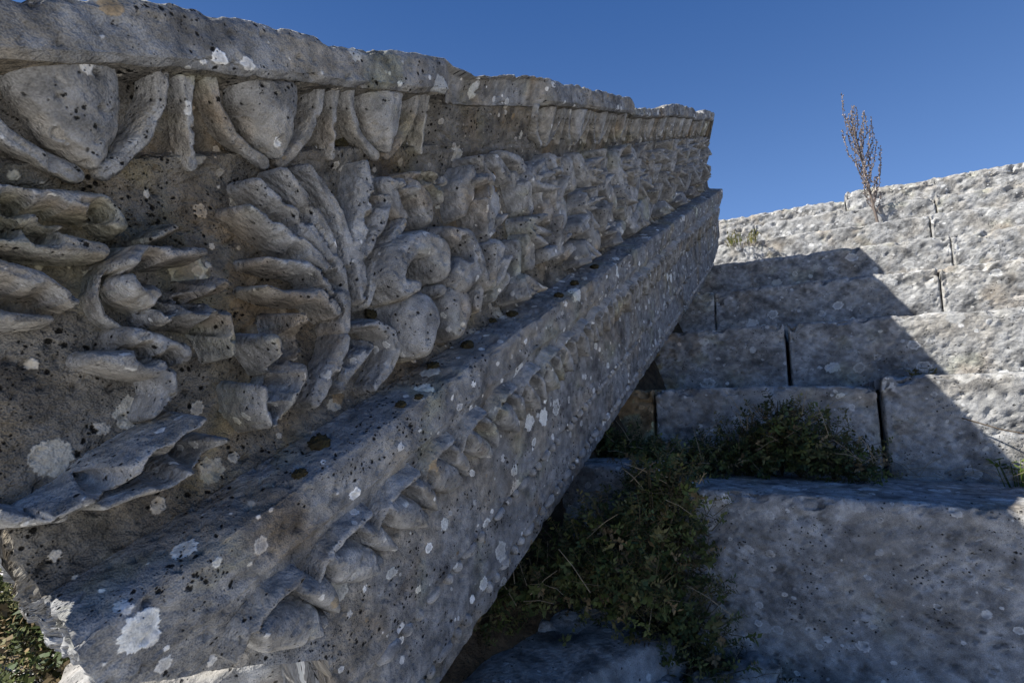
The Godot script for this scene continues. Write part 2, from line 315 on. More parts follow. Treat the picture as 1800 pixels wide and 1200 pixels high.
func build_block() -> void:
	var root := thing("entablature_block", EYE + DIR_LENGTH * BLOCK_BASE.x + DIR_UP * BLOCK_BASE.y + DIR_OUT * BLOCK_BASE.z, Basis(DIR_LENGTH, DIR_UP, DIR_OUT))
	tag(root, "huge fallen stone entablature block carved with acanthus scrolls, eggs and darts, lying on the seats", "stone block")
	var ps := block_profile()
	# profile rows
	var pr := PackedVector3Array()      # r, u, sharpness
	var starts := []
	for seg in ps:
		starts.append(maxi(pr.size() - 1, 0))
		var q: Array = seg[2]
		for k in range(0, q.size() - 3, 3):
			var a := Vector3(q[k], q[k + 1], q[k + 2])
			var b := Vector3(q[k + 3], q[k + 4], q[k + 5])
			var m := maxi(1, int(ceil(Vector2(a.x, a.y).distance_to(Vector2(b.x, b.y)) / float(seg[1]))))
			for t in m:
				pr.append(a.lerp(b, float(t) / m))
	pr.append(Vector3(-1.02, -0.93, 0.3))
	starts.append(pr.size() - 1)
	var nv := pr.size()
	# profile normals, softened over neighbours, and arc length
	var pn := PackedVector2Array()
	var arc := PackedFloat32Array()
	var run := 0.0
	for j in nv:
		var a := pr[maxi(j - 2, 0)]
		var b := pr[mini(j + 2, nv - 1)]
		pn.append(Vector2(b.y - a.y, -(b.x - a.x)).normalized())
		if j > 0: run += Vector2(pr[j].x - pr[j - 1].x, pr[j].y - pr[j - 1].y).length()
		arc.append(run)
	# columns: the near cap, the length in steps that widen, the far cap
	var cols := []
	for k in 34: cols.append(Vector2(0.0, 1.0 - pow(1.0 - k / 34.0, 2.2)))
	var g := 0.0
	while g < LENGTH:
		cols.append(Vector2(g, 1.0))
		g += clampf(0.0034 * pow((g + 0.67) / 0.8, 2.0), 0.0034, 0.016)
	cols.append(Vector2(LENGTH, 1.0))
	for f in [0.97, 0.9, 0.75, 0.5, 0.25, 0.0]: cols.append(Vector2(LENGTH, f))
	var nu := cols.size()
	var p := PackedVector3Array(); p.resize(nu * nv)
	var c := PackedColorArray(); c.resize(nu * nv)
	var uv := PackedVector2Array(); uv.resize(nu * nv)
	for j in nv:
		var r0 := pr[j].x
		var u0 := pr[j].y
		var sharp := pr[j].z
		var nn := pn[j]
		var front := r0 > -0.8
		var is_ovolo := u0 > 0.14 and u0 < 0.305 and front
		for i in nu:
			var cc: Vector2 = cols[i]
			var r := r0
			var u := u0
			if cc.y < 1.0:
				r = -0.84 + (r + 0.84) * cc.y
				u = -0.31 + (u + 0.31) * cc.y
			var e0 := near_end(u, r)
			var s := e0 + cc.x * (LENGTH - e0) / LENGTH
			if u > 0.2:
				var er := erosion(s)
				u -= er * clampf((u - 0.2) / 0.11, 0.0, 1.0)
			if is_ovolo and s > 1.0 and s < 1.56:
				var k := smoothstep(1.0, 1.06, s) * (1.0 - smoothstep(1.5, 1.56, s))
				var f := clampf((u - 0.15) / 0.16, 0.0, 1.0)
				r = lerpf(r, -0.728 + 0.07 * f + 0.02 * f * f, k * 0.92)
			var fb := far_break(s)
			if u < fb:
				r -= (fb - u) * 0.4
				u = fb + (u - fb) * 0.05
			if cc.y < 1.0:
				s += minf(1.0, (1.0 - cc.y) * 6.0) * (0.012 * n_mid.get_noise_2d(u * 1.4, r * 1.4) + 0.02 * n_big.get_noise_2d(u, r))
			var edge_in := minf(s - e0, LENGTH - s)
			if edge_in < 0.02: s += 0.006 * n_mid.get_noise_2d(u * 0.8, r * 0.8) * (1.0 - edge_in / 0.02)
			var q := Vector3(s, u, r)
			var dis := 0.0040 * n_big.get_noise_3dv(q) + 0.0016 * n_mid.get_noise_3dv(q)
			if front:
				dis += 0.0009 * n_fine.get_noise_3dv(q)
				var pit := n_pit.get_noise_3dv(q)
				if pit > 0.42: dis -= minf((pit - 0.42) * 0.035, 0.009)
				if u < -0.53: dis *= 0.55
			else:
				dis *= 3.0
			if sharp > 0.0:
				dis -= sharp * maxf(0.0, n_mid.get_noise_3d(s * 0.5 + 7.0, u * 0.5, r * 0.5) + 0.05) * 0.020
			q.z += nn.x * dis
			q.y += nn.y * dis
			var at := j * nu + i
			p[at] = q - BLOCK_BASE
			c[at] = stone_tone(q)
			uv[at] = Vector2(s, arc[j])
	var n := grid_normals(p, nu, nv)
	# cut into parts
	var made := 0
	for k in ps.size():
		var j0: int = starts[k]
		var j1: int = starts[k + 1]
		if k > 0 and ps[k][0] == ps[k - 1][0] and ps[k][0] == "bed_face": continue
		if ps[k][0] == "bed_face": j1 = starts[k + 2]
		var a := j0 * nu
		var b := (j1 + 1) * nu
		var mesh := to_mesh(p.slice(a, b), n.slice(a, b), c.slice(a, b), uv.slice(a, b), grid_index(nu, j1 - j0 + 1))
		part(ps[k][0], mesh, mat.rough_uv if ps[k][0] in ["frieze", "ovolo"] else mat.block_uv, root)
		made += 1
	build_eggs(root)
	build_carving(root)
	build_leaf_moulding(root)
	build_beads(root)

# a carved motif as rounded lobes standing out of a ground plane. lobes: [height, [x, y, radius, ...]]; holes: x, y, radius
func carve(lobes: Array, holes: Array, o: Vector3, ax: Vector3, ay: Vector3, an: Vector3, cell: float, sink := 0.012, top_y := 9.0, slim := 0.86, curl := 0.0) -> ArrayMesh:
	var lo := Vector2(1e9, 1e9)
	var hi := Vector2(-1e9, -1e9)
	for l in lobes:
		var q: Array = l[1]
		for k in range(0, q.size(), 3):
			var m: float = q[k + 2] + 0.02
			lo = lo.min(Vector2(q[k], q[k + 1]) - Vector2(m, m)); hi = hi.max(Vector2(q[k], q[k + 1]) + Vector2(m, m))
	var nu := int((hi.x - lo.x) / cell) + 2
	var nv := int((hi.y - lo.y) / cell) + 2
	var hs := PackedFloat32Array()
	hs.resize(nu * nv)
	hs.fill(-1.0)
	var k1 := PackedFloat32Array()      # nearest lobe, as a share of its radius; then the next nearest
	k1.resize(nu * nv)
	k1.fill(9.0)
	var k2 := k1.duplicate()
	for l in lobes:
		var q: Array = l[1]
		var tall: float = l[0] * (1.15 if l.size() < 3 else 1.0)
		var wall: float = l[2] if l.size() > 2 else 0.58
		var kl := PackedFloat32Array()
		kl.resize(nu * nv)
		kl.fill(9.0)
		var bi0 := nu; var bi1 := 0; var bj0 := nv; var bj1 := 0
		for s in range(0, maxi(3, q.size() - 3), 3):
			var a := Vector2(q[s], q[s + 1])
			var e := s + 3 if s + 3 < q.size() else s
			var b := Vector2(q[e], q[e + 1]) + (Vector2(0.0001, 0) if e == s else Vector2.ZERO)
			var ra: float = q[s + 2] * slim
			var rb: float = q[e + 2] * slim
			var mr := maxf(ra, rb) + 0.0180
			var i0 := maxi(0, int((minf(a.x, b.x) - mr - lo.x) / cell))
			var i1 := mini(nu - 1, int((maxf(a.x, b.x) + mr - lo.x) / cell) + 1)
			var j0 := maxi(0, int((minf(a.y, b.y) - mr - lo.y) / cell))
			var j1 := mini(nv - 1, int((maxf(a.y, b.y) + mr - lo.y) / cell) + 1)
			bi0 = mini(bi0, i0); bi1 = maxi(bi1, i1); bj0 = mini(bj0, j0); bj1 = maxi(bj1, j1)
			var ab := b - a
			var l2 := maxf(ab.length_squared(), 1e-9)
			for j in range(j0, j1 + 1):
				for i in range(i0, i1 + 1):
					var v := Vector2(lo.x + i * cell, lo.y + j * cell)
					var t := clampf((v - a).dot(ab) / l2, 0.0, 1.0)
					var rad := lerpf(ra, rb, t)
					var d := v.distance_to(a + ab * t)
					var at := j * nu + i
					var k := d / rad
					if k < kl[at]: kl[at] = k
					var h := 0.0
					var top := tall * (1.0 + curl * (0.5 - (s / 3 + t) / maxf(1.0, q.size() / 3 - 1)))
					if d < rad:
						h = top * (wall + (1.0 - wall) * sqrt(1.0 - pow(k, 2.5 if wall > 0.5 else 2.0) * 0.98)) - (minf(0.008, rad * 0.25) * exp(-k * k * 26.0) if wall > 0.5 else 0.0)
					else:
						h = top * (wall + 0.04) - (d - rad) * 11.0
					if h > hs[at]: hs[at] = h
		for j in range(bj0, bj1 + 1):
			for i in range(bi0, bi1 + 1):
				var at := j * nu + i
				var k := kl[at]
				if k < k1[at]:
					k2[at] = k1[at]; k1[at] = k
				elif k < k2[at]:
					k2[at] = k
	for at in nu * nv:      # a cut line where two lobes meet
		if k2[at] < 1.25:
			var m := (k2[at] - k1[at]) / 0.20
			hs[at] -= 0.040 * exp(-m * m) * smoothstep(0.15, 0.6, k1[at])
	for k in range(0, holes.size(), 3):
		var hc := Vector2(holes[k], holes[k + 1])
		var hr: float = holes[k + 2]
		var m := hr + 0.03
		for j in range(maxi(0, int((hc.y - m - lo.y) / cell)), mini(nv - 1, int((hc.y + m - lo.y) / cell) + 1) + 1):
			for i in range(maxi(0, int((hc.x - m - lo.x) / cell)), mini(nu - 1, int((hc.x + m - lo.x) / cell) + 1) + 1):
				var d := Vector2(lo.x + i * cell, lo.y + j * cell).distance_to(hc)
				var at := j * nu + i
				hs[at] = minf(hs[at], maxf(-0.004, (d - hr) * 5.0 + 0.008))
	if top_y < 9.0:
		for j in nv:
			var over := lo.y + j * cell - top_y
			if over > 0.0:
				for i in nu: hs[j * nu + i] -= over * 9.0
	var p := PackedVector3Array()
	p.resize(nu * nv)
	var c := PackedColorArray()
	c.resize(nu * nv)
	for j in nv:
		for i in nu:
			var at := j * nu + i
			var h := maxf(hs[at], -sink)
			var x := lo.x + i * cell
			var y := lo.y + j * cell
			var q := o + ax * x + ay * y + an * h
			if h > 0.0:
				var pit := n_pit.get_noise_3dv(q)
				q += an * (0.0024 * n_mid.get_noise_3dv(q) + 0.0012 * n_fine.get_noise_3dv(q) - (minf((pit - 0.40) * 0.035, 0.009) if pit > 0.40 else 0.0))
				q += ay * (0.0020 * n_mid.get_noise_3dv(q + Vector3(3, 0, 0))) + ax * (0.0020 * n_mid.get_noise_3dv(q + Vector3(0, 3, 0)))
			c[at] = stone_tone(q)
			p[at] = q - BLOCK_BASE
	var n := grid_normals(p, nu, nv)
	# keep the cells that stand out, renumbered
	var renum := PackedInt32Array()
	renum.resize(nu * nv)
	renum.fill(-1)
	var kp := PackedVector3Array(); var kn := PackedVector3Array(); var kc := PackedColorArray(); var idx := PackedInt32Array()
	for j in nv - 1:
		for i in nu - 1:
			var a := j * nu + i
			if maxf(maxf(hs[a], hs[a + 1]), maxf(hs[a + nu], hs[a + nu + 1])) <= -sink: continue
			for e in [a, a + 1, a + nu, a + nu + 1]:
				if renum[e] < 0:
					renum[e] = kp.size()
					kp.append(p[e]); kn.append(n[e]); kc.append(c[e])
			idx.append_array([renum[a], renum[a + nu + 1], renum[a + 1], renum[a], renum[a + nu], renum[a + nu + 1]])
	return to_mesh(kp, kn, kc, PackedVector2Array(), idx)

func carve_cell(s: float) -> float:
	return clampf(0.0028 * pow(s + 0.67, 1.1), 0.0026, 0.0065)

func build_carving(root: Node3D) -> void:
	var o := Vector3(0, 0, -0.748)
	var rosette: Node3D = null
	for e in CARVED:
		var parent: Node3D = root
		if e[0] == "petal":
			if rosette == null:
				rosette = Node3D.new()
				rosette.name = "rosette"
				root.add_child(rosette)
			parent = rosette
		var first: float = e[1][0][1][0]
		# drill holes left where the fingers of a leaf part
		var holes: Array = e[2].duplicate()
		if first < 1.3 and e[0] != "petal":
			for l in e[1].size() - 1:
				var q0: Array = e[1][l][1]
				var q1: Array = e[1][l + 1][1]
				for t in [3, 6]:
					if q0.size() > t + 2 and q1.size() > t + 2:
						var v := Vector2(q0[t], q0[t + 1])
						var w := Vector2(q1[t], q1[t + 1])
						if v.distance_to(w) < 0.085: holes.append_array([(v.x + w.x) * 0.5, (v.y + w.y) * 0.5, 0.0055])
		part(e[0], carve(e[1], holes, o, Vector3.RIGHT, Vector3.UP, Vector3.BACK, carve_cell(first), 0.012, 9.0, 0.86 if e[0] == "petal" else 0.62 if first > 0.95 else (0.76 if e[0] == "scroll_flower" else 0.67), 0.0 if e[0] == "petal" else 0.25), mat.carved, parent)
	# farther along the scroll goes on in the same way, too small to trace leaf by leaf
	var r := RandomNumberGenerator.new()
	r.seed = 41
	var s := 1.05
	var flip := 1.0
	while s < LENGTH - 0.2:
		for row in 3:
			var c := Vector2(s + r.randf_range(-0.05, 0.05) + row * 0.07, -0.185 + row * 0.125 + r.randf_range(-0.02, 0.02))
			var lobes := []
			var aim := flip * (0.9 if row == 1 else 1.7) + r.randf_range(-0.4, 0.4) + row
			for k in r.randi_range(3, 4):
				var an := aim + (k - 2) * 0.52 + r.randf_range(-0.15, 0.15)
				var ln := r.randf_range(0.06, 0.10)
				var bend := r.randf_range(-0.5, 0.5)
				var m := c + Vector2(cos(an), sin(an)) * ln * 0.6
				var t := m + Vector2(cos(an + bend), sin(an + bend)) * ln * 0.6
				t.y = clampf(t.y, -0.25, 0.115)
				lobes.append([r.randf_range(0.050, 0.080), [t.x, t.y, 0.010, m.x, m.y, 0.021, c.x, c.y, 0.017]])
			var holes := []
			if r.randf() < 0.6: holes = [c.x + 0.05, c.y + 0.03, 0.008]
			part("acanthus_leaf", carve(lobes, holes, o, Vector3.RIGHT, Vector3.UP, Vector3.BACK, 0.0055, 0.012, 9.0, 0.84, 0.4), mat.carved, root)
		flip = -flip
		s += 0.21

func build_eggs(root: Node3D) -> void:
	var r := RandomNumberGenerator.new()
	r.seed = 7
	var o := Vector3(0, 0.163, -0.745)
	var ay := Vector3(0, 0.092, 0.048).normalized()
	var an := Vector3(0, -0.048, 0.092).normalized()
	for k in 20:
		var s := 0.335 + 0.255 * k
		if s > LENGTH - 0.1: break
		var cell := carve_cell(s)
		var lost := s > 1.0 and s < 1.56
		if not lost:
			var w := r.randf_range(0.92, 1.06)
			var hole := [s + 0.02, 0.085, 0.004] if r.randf() < 0.4 else []
			part("egg", carve([[0.048 * w, [s, 0.120, 0.056 * w, s, 0.080, 0.056 * w, s + 0.002, 0.050, 0.046 * w, s + 0.003, 0.024, 0.028 * w, s + 0.003, 0.006, 0.010], 0.06]], hole, o, Vector3.RIGHT, ay, an, cell, 0.012, 0.114, 1.0), mat.carved, root)
			for m in [-1.0, 1.0]:
				part("egg_rim", carve([[0.036, [s + m * 0.098, 0.125, 0.012, s + m * 0.090, 0.075, 0.0095, s + m * 0.068, 0.034, 0.009, s + m * 0.036, 0.006, 0.010, s + m * 0.016, -0.006, 0.012], 0.72]], [], o, Vector3.RIGHT, ay, an, cell, 0.012, 0.114, 1.0), mat.carved, root)
		if s + 0.1275 < 1.05 or s > 1.4:
			var d := s + 0.1275
			part("dart", carve([[0.034, [d, 0.125, 0.017, d - 0.001, 0.075, 0.009, d - 0.002, 0.010, 0.006, d - 0.002, -0.004, 0.010], 0.70]], [], o, Vector3.RIGHT, ay, an, cell, 0.012, 0.114, 1.0), mat.carved, root)

func build_leaf_moulding(root: Node3D) -> void:
	var r := RandomNumberGenerator.new()
	r.seed = 19
	var o := Vector3(0, -0.532, -0.701)
	var ay := Vector3(0, 0.144, 0.052).normalized()
	var an := Vector3(0, -0.052, 0.144).normalized()
	var s := 0.32
	while s < LENGTH - 0.15:
		var w := r.randf_range(0.82, 1.15)
		var lean := r.randf_range(-0.010, 0.010)
		var j := r.randf_range(-0.010, 0.010)
		var worn := r.randf_range(0.75, 1.1) if s < 1.6 else r.randf_range(0.5, 1.0)
		var big := [0.040 * worn, [s - 0.050, 0.112, 0.013, s - 0.022 + j, 0.074, 0.032 * w, s + 0.0180, 0.034 + j * 0.5, 0.030 * w, s + 0.036, 0.010, 0.012], 0.25]
		var ridge := [0.028 * worn, [s - 0.080, 0.088 + j, 0.007, s - 0.060, 0.116, 0.009, s - 0.020, 0.130, 0.010 * w, s + 0.030 + lean, 0.126, 0.007], 0.4]
		var second := [0.035 * worn, [s + 0.026, 0.104, 0.010, s + 0.052 + j, 0.072, 0.020 * w, s + 0.070, 0.036, 0.0180, s + 0.078 + lean, 0.014, 0.010], 0.25]
		part("moulded_leaf", carve([big, ridge], [s - 0.062, 0.070, 0.006] if r.randf() > 0.5 else [], o, Vector3.RIGHT, ay, an, carve_cell(s)), mat.carved, root)
		part("moulded_leaf", carve([second], [], o, Vector3.RIGHT, ay, an, carve_cell(s)), mat.carved, root)
		part("moulded_knob", carve([[0.030 * worn, [s + 0.052, 0.006, 0.015], 0.2]], [], o, Vector3.RIGHT, ay, an, carve_cell(s)), mat.carved, root)
		s += 0.128 + r.randf_range(-0.004, 0.004)

func bead_mesh(half: float, rad: float, sd: int) -> ArrayMesh:
	var p := PackedVector3Array(); var c := PackedColorArray()
	for j in 9:
		var t := PI * j / 8.0
		for i in 11:
			var a := TAU * i / 10.0
			var q := Vector3(-cos(t) * half, sin(t) * cos(a) * rad, sin(t) * sin(a) * rad)
			q *= 1.0 + 0.22 * n_mid.get_noise_3dv(q * 1.6 + Vector3(sd, 0, 0))
			p.append(q); c.append(Color.WHITE)
	return to_mesh(p, grid_normals(p, 11, 9), c, PackedVector2Array(), grid_index(11, 9))

func build_beads(root: Node3D) -> void:
	var r := RandomNumberGenerator.new()
	r.seed = 23
	var round_ := [bead_mesh(0.0130, 0.0150, 1), bead_mesh(0.0125, 0.014, 2), bead_mesh(0.011, 0.013, 3)]
	var long_ := [bead_mesh(0.027, 0.015, 4), bead_mesh(0.024, 0.014, 5)]
	var rows := [[-0.709, -0.708, 0.45], [-0.732, -0.856, 0.45]]
	for row in rows:
		var s: float = row[2]
		var k := 0
		while s < 4.4:
			var is_long := k % 3 == 0
			var step := 0.030 if is_long else 0.0145
			s += step
			if r.randf() > 0.13:
				var mesh: Mesh = long_[r.randi() % 2] if is_long else round_[r.randi() % 3]
				var b := part("bead", mesh, mat.bead, root)
				b.position = Vector3(s, row[1] + r.randf_range(-0.002, 0.002), row[0]) - BLOCK_BASE
				b.rotation = Vector3(r.randf() * TAU, r.randf_range(-0.1, 0.1), 0)
				var sc := r.randf_range(0.8, 1.1)
				b.scale = Vector3(1.0, sc, sc)
			s += step + 0.006
			k += 1

# ---------------------------------------------------------------- the seats
func seat_stone(x0: float, x1: float, height: float, depth: float, cell: float, rough: float, sd: float, stain := 0.0, fine := true) -> ArrayMesh:
	# x along the row, y up from the foot of the riser, z towards the viewer (riser at 0)
	var prof := PackedVector2Array()     # z, y
	var rn := 0.016 + 0.016 * rough
	var y := -0.10
	while y < height - rn:
		prof.append(Vector2(0, y)); y += cell
	for k in 7:
		var a := PI * 0.5 * k / 6.0
		prof.append(Vector2(-rn + rn * cos(a), height - rn + rn * sin(a)))
	var z := -rn - cell
	while z > -depth:
		prof.append(Vector2(z, height)); z -= cell * (1.3 if z > -0.3 else 3.0)
	prof.append(Vector2(-depth, height))
	prof.append(Vector2(-depth, height - 0.2))
	var nv := prof.size()
	var xs := PackedFloat32Array()
	xs.append(x0); xs.append(x0)
	var x := x0 + 0.006
	while x < x1 - 0.004:
		xs.append(x)
		x += cell * (0.35 if x - x0 < 0.03 or x1 - x < 0.03 else 1.0)
	xs.append(x1); xs.append(x1)
	var nu := xs.size()
	var p := PackedVector3Array(); p.resize(nu * nv)
	var c := PackedColorArray(); c.resize(nu * nv)
	for j in nv:
		var q0 := prof[j]
		var face := clampf((height - rn - q0.y) / 0.05, 0.0, 1.0)      # 1 on the riser
		for i in nu:
			var px := xs[i]
			var q := Vector3(px, q0.y, q0.x)
			var s := q + Vector3(0, sd * 3.1, sd * 1.7)
			var e := minf(px - x0, x1 - px)
			var rounding := 0.0
			if e < 0.012: rounding = 0.012 - sqrt(maxf(0.0, 0.012 * 0.012 - (0.012 - e) * (0.012 - e)))
			var dis := 0.014 * rough * n_big.get_noise_3dv(s * 0.5) + 0.006 * rough * n_big.get_noise_3dv(s * 1.7)
			if fine:
				var layered := Vector3(s.x * 0.55, s.y * 1.6, s.z)
				dis += 0.0042 * rough * n_mid.get_noise_3dv(layered * 0.9) + 0.0022 * n_fine.get_noise_3dv(s)
				var pit := n_pit.get_noise_3dv(Vector3(s.x * 0.6, s.y * 1.3, s.z * 0.9))
				if pit > 0.26: dis -= minf((pit - 0.26) * 0.035, 0.009)
			var edge := clampf(1.0 - Vector2(q0.x, q0.y - height).length() / 0.12, 0.0, 1.0)
			dis -= edge * maxf(0.0, n_big.get_noise_3dv(s * 1.6 + Vector3(5, 5, 5)) - 0.08) * 0.10 * rough
			dis -= rounding
			if i == 0 or i == nu - 1: dis -= 0.07
			var corner := clampf(1.0 - e / 0.13, 0.0, 1.0) * clampf(1.0 - (height - q0.y) / 0.14, 0.0, 1.0)
			if corner > 0.0: dis -= corner * maxf(0.0, n_big.get_noise_3dv(s * 1.9 + Vector3(9, 2, 4)) + 0.12) * 0.12
			q.z += dis * face
			q.y += dis * (1.0 - face) * (0.6 if q0.x > -depth + 0.01 else 0.0)
			if q0.y > height - rn - 0.001 and q0.x > -rn: q.z += dis * 0.6
			p[j * nu + i] = q
			var t := stone_tone(s * 0.8, 0.7)
			if stain != 0.0:
				var near_edge := clampf(((px - x0) if stain < 0.0 else (x1 - px)) / absf(stain) + 0.35 * n_mid.get_noise_3dv(s * 0.4), 0.0, 1.0)
				t = t * Color(1.0, 0.72, 0.42).lerp(Color.WHITE, smoothstep(0.3, 0.9, near_edge))
			c[j * nu + i] = t
	return to_mesh(p, grid_normals(p, nu, nv), c, PackedVector2Array(), grid_index(nu, nv))

func build_seats() -> void:
	# each row: joints between its stones, along the row
	var rows := [
		[-3.2, -2.0, -1.25, -0.505, 0.66, 1.9, 3.1, 4.4],
		[-3.0, -1.9, -0.64, 0.262, 1.05, 2.3, 3.3, 4.4],
		[-3.0, -2.2, -1.2, -0.065, 1.0, 2.1, 3.2, 4.4],
		[-3.0, -1.6, -0.52, 0.742, 1.5, 2.6, 3.6, 4.4],
		[-3.0, -1.2, 0.95, 2.9, 4.4],
		[-3.0, -0.75, 0.975, 3.0, 4.4],
		[-3.2, -0.35, 1.15, 3.2, 4.4],
		[-3.2, -0.9, 0.52, 2.4, 4.4],
	]
	var named := ["lowest row of grey stone seats behind the dark bushes", "second row of stone seats, with a wide open joint above the bush", "third row of stone seats, its stones meeting in a dark chipped gap", "fourth row of pale stone seats crossed by the shadow's tip", "fifth row of pitted pale stone seats above the shadow", "sixth row of worn stone seats at the foot of the dry stalk", "seventh row of worn sunlit stone seats beside the dry stalk", "topmost row of eroded stone seats against the sky"]
	var b := Basis(ALONG, Vector3.UP, -BACK)
	for k in rows.size():
		var foot := FIRST_H + RISE * (k - 1) - (0.2 if k == 0 else 0.0)
		var root := thing("seat_row", EYE + BACK * (FIRST_A + TREAD * k) + Vector3(0, foot, 0), b)
		tag(root, named[k], "stone seats", "rows of stone theatre seats")
		var hgt := RISE + (0.2 if k == 0 else 0.0)
		var js: Array = rows[k]
		for i in js.size() - 1:
			var seen: bool = js[i + 1] > -1.3 and js[i] < 1.9
			var rough: float = [0.55, 0.6, 0.7, 0.8, 0.95, 1.2, 1.7, 2.6][k]
			var up := 0.0
			if k == 0 and i == 2: up = 0.06
			if k == 1 and i == 3: up = 0.03
			if k == 1 and i == 2: up = -0.004
			if k == 7 and i == 2: up = 0.05
			if k == 7 and i == 1: up = -0.02
			var stain := 0.0
			if k == 1 and i == 1: stain = 0.55
			if k == 2 and i == 2: stain = -0.75
			var cell := 0.05
			if seen: cell = [0.008, 0.009, 0.010, 0.012, 0.013, 0.015, 0.016, 0.017][k]
			var gap := (0.004 if k < 3 else 0.001) + 0.004 * rng.randf()
			if k == 1 and i == 2: gap = 0.012
			if k == 2 and i == 2: gap = 0.014
			var o := part("stone", seat_stone(js[i] + gap * 0.5, js[i + 1] - gap, hgt + up, TREAD + 0.12, cell, rough, k * 7.0 + i, stain, seen), mat.seat, root)
			o.rotation.y = rng.randf_range(-0.012, 0.012)

# ---------------------------------------------------------------- the ground
func ground_height(b: float, a: float) -> float:
	# relative to the ground in front of the seats
	var h := 0.0
	if a > 2.1: h = minf((a - 2.1) * RISE / TREAD, 2.75)
	if a > 8.0: h = 2.75 - (a - 8.0) * 0.02
	h += 0.03 * n_big.get_noise_2d(b * 0.3, a * 0.3) + 0.012 * n_mid.get_noise_2d(b * 0.25, a * 0.25)
	return h

# earth bank added under and behind the block to keep sun out; returns its height or -9
func bank_height(b: float, a: float) -> float:
	var w := ALONG * b + BACK * a
	var r := w.dot(DIR_OUT)
	var rise := lerpf(-0.97, -0.78, smoothstep(-1.00, -1.16, r))
	var s := (w.dot(DIR_LENGTH) / 0.8973 + 0.4414 * rise) / 0.8973
	if s < 0.1 or s > 4.6 or r > -0.45: return -9.0
	return EYE.y + (s * 0.441 + rise * 0.897) - maxf(0.0, r + 0.96) * 2.6 - maxf(0.0, -1.5 - r) * 0.6 - maxf(0.0, 0.55 - s) * 2.5 + 0.05 * n_big.get_noise_2d(b, a) + 0.03 * n_mid.get_noise_2d(b * 0.5, a * 0.5)

func build_bank() -> void:
	var p := PackedVector3Array(); var c := PackedColorArray()
	var nu := 91
	var nv := 141
	for j in nv:
		for i in nu:
			var x := -3.4 + 0.035 * i
			var z := 0.2 + 0.035 * j
			p.append(Vector3(x, maxf(bank_height(x, z), ground_height(x, z) - 0.05), -z))
			var t := n_mid.get_noise_2d(x * 0.6, z * 0.6)
			c.append(Color(0.85 + 0.15 * t, 0.85 + 0.15 * t, 0.85 + 0.15 * t))
	var g := part("added_earth_bank", to_mesh(p, grid_normals(p, nu, nv), c, PackedVector2Array(), grid_index(nu, nv)), mat.soil, self)
	g.transform = Transform3D(Basis(ALONG, Vector3.UP, -BACK), Vector3.ZERO)
	tag(g, "dark earth bank added under and behind the fallen carved block to stop sunlight", "", "", "structure")

func build_ground() -> void:
	var xs := []
	var zs := []
	for arr in [xs, zs]:
		var v := 0.0
		var out := []
		while v < 400.0:
			out.append(v)
			v += 0.06 if v < 3.2 else (v * 0.12)
		for k in range(out.size() - 1, 0, -1): arr.append(-out[k])
		arr.append_array(out)
	var nu := xs.size()
	var nv := zs.size()
	var p := PackedVector3Array(); var c := PackedColorArray()
	for j in nv:
		for i in nu:
			var h := ground_height(xs[i], zs[j])
			p.append(Vector3(xs[i], h, -zs[j]))
			var t := n_tone.get_noise_2d(xs[i] * 0.7, zs[j] * 0.7)
			c.append(Color(0.84 + 0.16 * t, 0.84 + 0.15 * t, 0.84 + 0.13 * t))
	var g := part("ground", to_mesh(p, grid_normals(p, nu, nv), c, PackedVector2Array(), grid_index(nu, nv)), mat.ground, self)
	g.transform = Transform3D(Basis(ALONG, Vector3.UP, -BACK), Vector3.ZERO)
	tag(g, "stony earth around the foot of the seats, made pale to bounce sunlight", "", "", "structure")

# ---------------------------------------------------------------- loose stones
func rock_mesh(size: Vector3, sd: float, rough: float, res := 40) -> ArrayMesh:
	var p := PackedVector3Array(); var c := PackedColorArray()
	var nu := res + 1
	var nv := res / 2 + 1
	for j in nv:
		var t := PI * j / (nv - 1)
		for i in nu:
			var a := TAU * (i % res) / res
			var q := Vector3(cos(a) * sin(t), -cos(t), -sin(a) * sin(t))
			# towards a box, then broken up
			var m := maxf(absf(q.x), maxf(absf(q.y), absf(q.z)))
			q = q.lerp(q / m, 0.45)
			var w := q * size
			var s := w + Vector3(sd, sd * 2.0, 0)
			w += q.normalized() * (rough * 0.10 * size.length() * n_big.get_noise_3dv(s * (0.25 / size.length())) + rough * 0.035 * size.length() * n_mid.get_noise_3dv(s * (0.12 / size.length())) + 0.002 * n_fine.get_noise_3dv(s))
			p.append(w); c.append(stone_tone(s, 0.6))
	return to_mesh(p, grid_normals(p, nu, nv), c, PackedVector2Array(), grid_index(nu, nv))

func rock(at: Vector3, size: Vector3, turn: Vector3, sd: float, rough: float, label: String, group := "", res := 40, called := "loose_stone") -> void:
	var o := part(called, rock_mesh(size, sd, rough, res), mat.seat, self)
	o.position = at
	o.rotation = turn
	tag(o, label, "stone", group)

# point on the ground plane of the seats: b along the row, a up the slope, h above the eye's level
func seat_point(b: float, a: float, h: float) -> Vector3:
	return EYE + ALONG * b + BACK * a + Vector3(0, h, 0)

func block_point(s: float, u: float, r: float) -> Vector3:
	return EYE + DIR_LENGTH * s + DIR_UP * u + DIR_OUT * r

